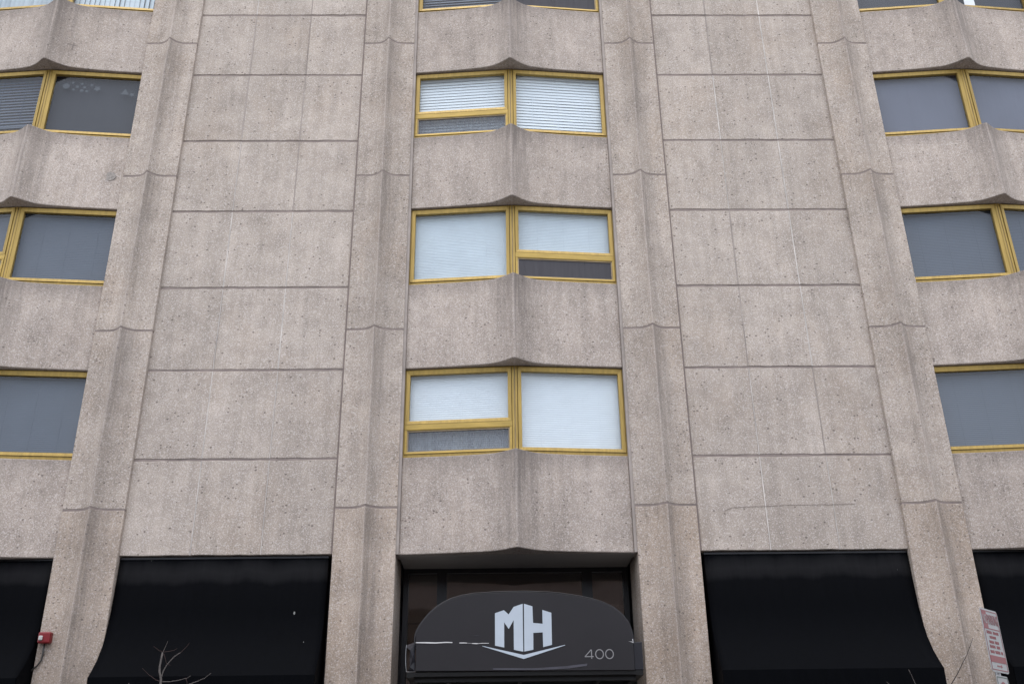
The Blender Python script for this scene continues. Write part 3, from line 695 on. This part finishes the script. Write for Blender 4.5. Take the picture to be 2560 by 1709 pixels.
# ------------------------------------------------------------------ parking sign on its post
TL, TR = Vector((4.809, -3.5, 3.343)), Vector((5.117, -3.205, 3.343)); ux = (TR-TL).normalized(); Wd = (TR-TL).length; Hd = .610
nrm = Vector((ux.y, -ux.x, 0))        # towards the street
ps = empty('parking_sign', (TL+ux*Wd/2-nrm*.04)*1.0*Vector((1, 1, 0)) if False else ((TL+ux*Wd/2-nrm*.04).x, (TL+ux*Wd/2-nrm*.04).y, 0), 'red and white parking sign on a steel post beside the pier', 'sign')
def SPt(u, v, n=0): return TL+ux*u+nrm*n-Vector((0, 0, v))
def plate(mb, u0, u1, v0, v1, n0, n1, r=0):
    if r:
        P = []
        for cu, cv, a0 in ((u1-r, v0+r, -90), (u1-r, v1-r, 0), (u0+r, v1-r, 90), (u0+r, v0+r, 180)):
            for q in range(5): a = rad(a0+q*22.5); P.append((cu+r*cos(a), cv+r*sin(a)))
    else: P = [(u0, v0), (u1, v0), (u1, v1), (u0, v1)]
    k = len(P); mb.add([SPt(u, v, n0) for u, v in P]+[SPt(u, v, n1) for u, v in P], [tuple(range(k)), tuple(range(2*k-1, k-1, -1))]+[(i, (i+1) % k, k+(i+1) % k, k+i) for i in range(k)])
pl = tuple(SPt(Wd/2, .3))
c = MB(); plate(c, 0, Wd, 0, Hd, 0, -.004, .035); plt = c.build('sign_plate', 'sign_white', ps, pl)
c = MB()
for a in ((.018, Wd-.018, .018, .026), (.018, Wd-.018, .190, .200), (.018, .026, .2, Hd-.018), (Wd-.026, Wd-.018, .026, Hd-.018), (.018, Wd-.018, Hd-.026, Hd-.018)): plate(c, *a, .0022, .0005)
c.build('sign_border', 'sign_red', plt, pl)
for a_ in ((.026, .135, .0262, .1898), (.030, Wd-.030, .455, .518)):
    c = MB(); plate(c, *a_, .0024, .0007); c.build('sign_panel', 'sign_red', plt, pl)
def words(y, segs, h, mt='sign_red'):
    for a, w_ in segs:
        c = MB(); n_ = max(2, int(w_/.02))
        for i in range(n_):
            x0 = a+w_*i/n_; plate(c, x0+.002, x0+w_/n_-.003, y+random.uniform(0, .004), y+h, .0020, .0006)
        c.build('sign_lettering', mt, plt, pl)['kind'] = 'stuff'
words(.215, [(.06, .13), (.215, .14)], .030); words(.262, [(.11, .16)], .028); words(.308, [(.08, .12), (.22, .10)], .030); words(.352, [(.07, .14), (.235, .09)], .030); words(.402, [(.06, .10), (.18, .12), (.32, .05)], .030)
c = MB(); plate(c, .15, .25, .545, .557, .002, .0006)
c.add([SPt(.25, .533, .002), SPt(.285, .551, .002), SPt(.25, .569, .002), SPt(.25, .533, .0006), SPt(.285, .551, .0006), SPt(.25, .569, .0006)], [(0, 1, 2), (3, 5, 4), (0, 3, 4, 1), (1, 4, 5, 2), (2, 5, 3, 0)])
c.build('sign_arrow', 'sign_red', plt, pl)
def text_mesh(s, size):
    cu = bpy.data.curves.new('txt', 'FONT'); cu.body = s; cu.size = size; cu.extrude = .0006; cu.align_x = 'CENTER'; cu.align_y = 'CENTER'
    o = bpy.data.objects.new('txt', cu); COL.objects.link(o)
    me = bpy.data.meshes.new_from_object(o.evaluated_get(bpy.context.evaluated_depsgraph_get()))
    bpy.data.objects.remove(o); return me
def sign_text(s, u, v, size, sx, sy, mt, nm):
    me = text_mesh(s, size); me.materials.clear(); me.materials.append(M[mt]); me.name = nm
    o = bpy.data.objects.new(nm, me); COL.objects.link(o); o.parent = plt
    R3 = Matrix((ux*sx, Vector((0, 0, 1))*sy, nrm)).transposed().to_4x4(); R3.translation = SPt(u, v, .0035)-Vector(pl)
    o.matrix_local = R3; return o
sign_text('PARKING', .272, .108, .075, .86, 1.9, 'sign_red', 'sign_lettering')
sign_text('NO', .080, .108, .075, .80, 1.7, 'sign_white', 'sign_lettering')
c = MB(); plate(c, .07, Wd-.07, Hd+.03, Hd+.40, 0, -.004, .03); p2 = c.build('lower_plate', 'sign_white', ps, pl)
c = MB()
for a in ((.082, Wd-.082, Hd+.042, Hd+.050), (.082, Wd-.082, Hd+.38, Hd+.388), (.082, .090, Hd+.05, Hd+.38), (Wd-.090, Wd-.082, Hd+.05, Hd+.38)): plate(c, *a, .002, .0005)
c.build('sign_border', 'sign_green', p2, pl)
c = MB(); n = 20; cu_, cv_ = Wd/2, Hd+.17
P = [(cu_+.085*cos(2*pi*i/n), cv_+.085*sin(2*pi*i/n)) for i in range(n)]+[(cu_+.06*cos(2*pi*i/n), cv_+.06*sin(2*pi*i/n)) for i in range(n)]
c.add([SPt(u, v, .002) for u, v in P], [(i, (i+1) % n, n+(i+1) % n, n+i) for i in range(n)]); c.build('sign_symbol', 'sign_red', p2, pl)
c = MB(); pc = SPt(Wd/2, 0, -.032); c.tube([(pc.x, pc.y, 0), (pc.x, pc.y, 3.30)], .026, 10); c.build('post', 'steel', ps, (pc.x, pc.y, 1.6))
c = MB(); plate(c, Wd/2-.02, Wd/2+.02, .08, .12, -.004, -.02); plate(c, Wd/2-.02, Wd/2+.02, .48, .52, -.004, -.02); c.build('bracket', 'steel', ps, pl)

# ------------------------------------------------------------------ bare saplings
def sapling(label, base, trunk, branches, mt_t, mt_b, loc, r_top):
    t = empty('sapling', loc, label, 'tree')
    c = MB(); n = len(trunk); c.tube(trunk, [.020+(r_top-.020)*(i/(n-1))**.5 for i in range(n)], 7); c.build('trunk', mt_t, t, loc, smooth=True)
    for pts, ra, rb, mt in branches:
        c = MB(); k = len(pts)
        sub = []
        for i in range(k-1):
            for q in range(3): sub.append(tuple(pts[i][a]+(pts[i+1][a]-pts[i][a])*q/3 for a in range(3)))
        sub.append(pts[-1]); sub = [(x+random.uniform(-.002, .002), y, z+random.uniform(-.002, .002)) for x, y, z in sub]
        kk = len(sub); c.tube(sub, [ra+(rb-ra)*i/(kk-1) for i in range(kk)], 5); c.build('branch', mt, t, loc, smooth=True)
    return t
def at(pts, y0, y1): return [(x, y0+(y1-y0)*i/max(1, len(pts)-1), z) for i, (x, z) in enumerate(pts)]
Y0 = -2.8
trunk = [(-3.36, Y0, 0), (-3.39, Y0, .9), (-3.42, Y0, 1.8), (-3.43, Y0, 2.5)]+at([(-3.431, 2.777), (-3.436, 2.832), (-3.460, 2.903), (-3.464, 2.952), (-3.459, 3.027), (-3.454, 3.091)], Y0, Y0)
br = [(at([(-3.454, 3.091), (-3.436, 3.133), (-3.414, 3.205)], Y0, Y0), .004, .0018, 'bark'),
      (at([(-3.454, 3.093), (-3.5, 3.114), (-3.536, 3.145)], Y0, Y0-.05), .0032, .0014, 'twig'),
      (at([(-3.454, 3.093), (-3.393, 3.102), (-3.355, 3.115), (-3.327, 3.139)], Y0, Y0+.06), .0032, .0014, 'twig'),
      (at([(-3.437, 2.84), (-3.422, 2.91), (-3.391, 2.97), (-3.324, 3.052), (-3.271, 3.084)], Y0, Y0), .007, .004, 'bark'),
      (at([(-3.271, 3.084), (-3.231, 3.123), (-3.191, 3.18)], Y0, Y0), .0036, .0015, 'twig'),
      (at([(-3.438, 2.799), (-3.504, 2.833), (-3.569, 2.882), (-3.612, 2.924)], Y0, Y0-.08), .0042, .0016, 'twig'),
      (at([(-3.432, 2.801), (-3.338, 2.803), (-3.262, 2.817), (-3.183, 2.837), (-3.148, 2.866)], Y0, Y0+.05), .0048, .0016, 'bark'),
      (at([(-3.40, 2.52), (-3.27, 2.66), (-3.141, 2.774), (-3.081, 2.795), (-2.993, 2.831), (-2.932, 2.879)], Y0, Y0), .007, .0018, 'bark'),
      (at([(-3.183, 2.837), (-3.165, 2.79), (-3.155, 2.74)], Y0, Y0), .003, .0018, 'twig'),
      (at([(-3.444, 3.08), (-3.417, 3.019), (-3.391, 2.974), (-3.346, 2.958)], Y0+.02, Y0-.02), .0026, .0012, 'twig'),
      (at([(-3.42, 2.45), (-3.55, 2.62), (-3.68, 2.72), (-3.76, 2.79)], Y0, Y0), .006, .0016, 'bark')]
sapling('bare pale sapling with thin reddish twigs in front of the black awning', 0, trunk, br, 'bark', 'twig', (-3.36, Y0, 0), .0085)
Y1 = -3.0
trunk = [(4.36, Y1, 0), (4.37, Y1, 1.0), (4.40, Y1, 1.9), (4.44, Y1, 2.4), (4.52, Y1, 2.56)]
br = [(at([(4.52, 2.56), (4.603, 2.667), (4.687, 2.768), (4.814, 2.94), (4.913, 3.107)], Y1, Y1), .006, .0022, 'bark_dark'),
      (at([(4.40, 1.9), (4.30, 2.35), (4.24, 2.671), (4.194, 2.816)], Y1, Y1), .006, .0022, 'bark'),
      (at([(4.38, 1.7), (4.18, 2.25), (4.02, 2.62), (3.95, 2.70)], Y1, Y1), .006, .0018, 'bark')]
sapling('dark bare sapling with one long twig crossing the pier by the parking sign', 0, trunk, br, 'bark_dark', 'bark_dark', (4.36, Y1, 0), .008)

# ------------------------------------------------------------------ the house across the street (seen only in reflections)
hb = empty('brick_building', (0, -26, 0), 'low brown brick building across the street, facing the apartment tower', 'building')
c = MB(); c.box(-30, 30, -34, -24, 0, 9.6); c.build('wall', 'brick', hb, (0, -29, 5))
c = MB(); c.box(-30.2, 30.2, -34.2, -23.8, 9.6, 9.9); c.build('roof', 'roof', hb, (0, -29, 9.7))
wm = None
for i in range(10):
    for z in (1.2, 4.2, 7.0):
        loc = (-27+i*6, -23.97, z)
        if wm is None:
            c = MB(); c.box(loc[0]-.9, loc[0]+.9, -24.02, -23.95, z, z+1.6); wm = c.build('window', 'glass_dark', hb, loc)
        else: copy_at(wm, loc, hb)
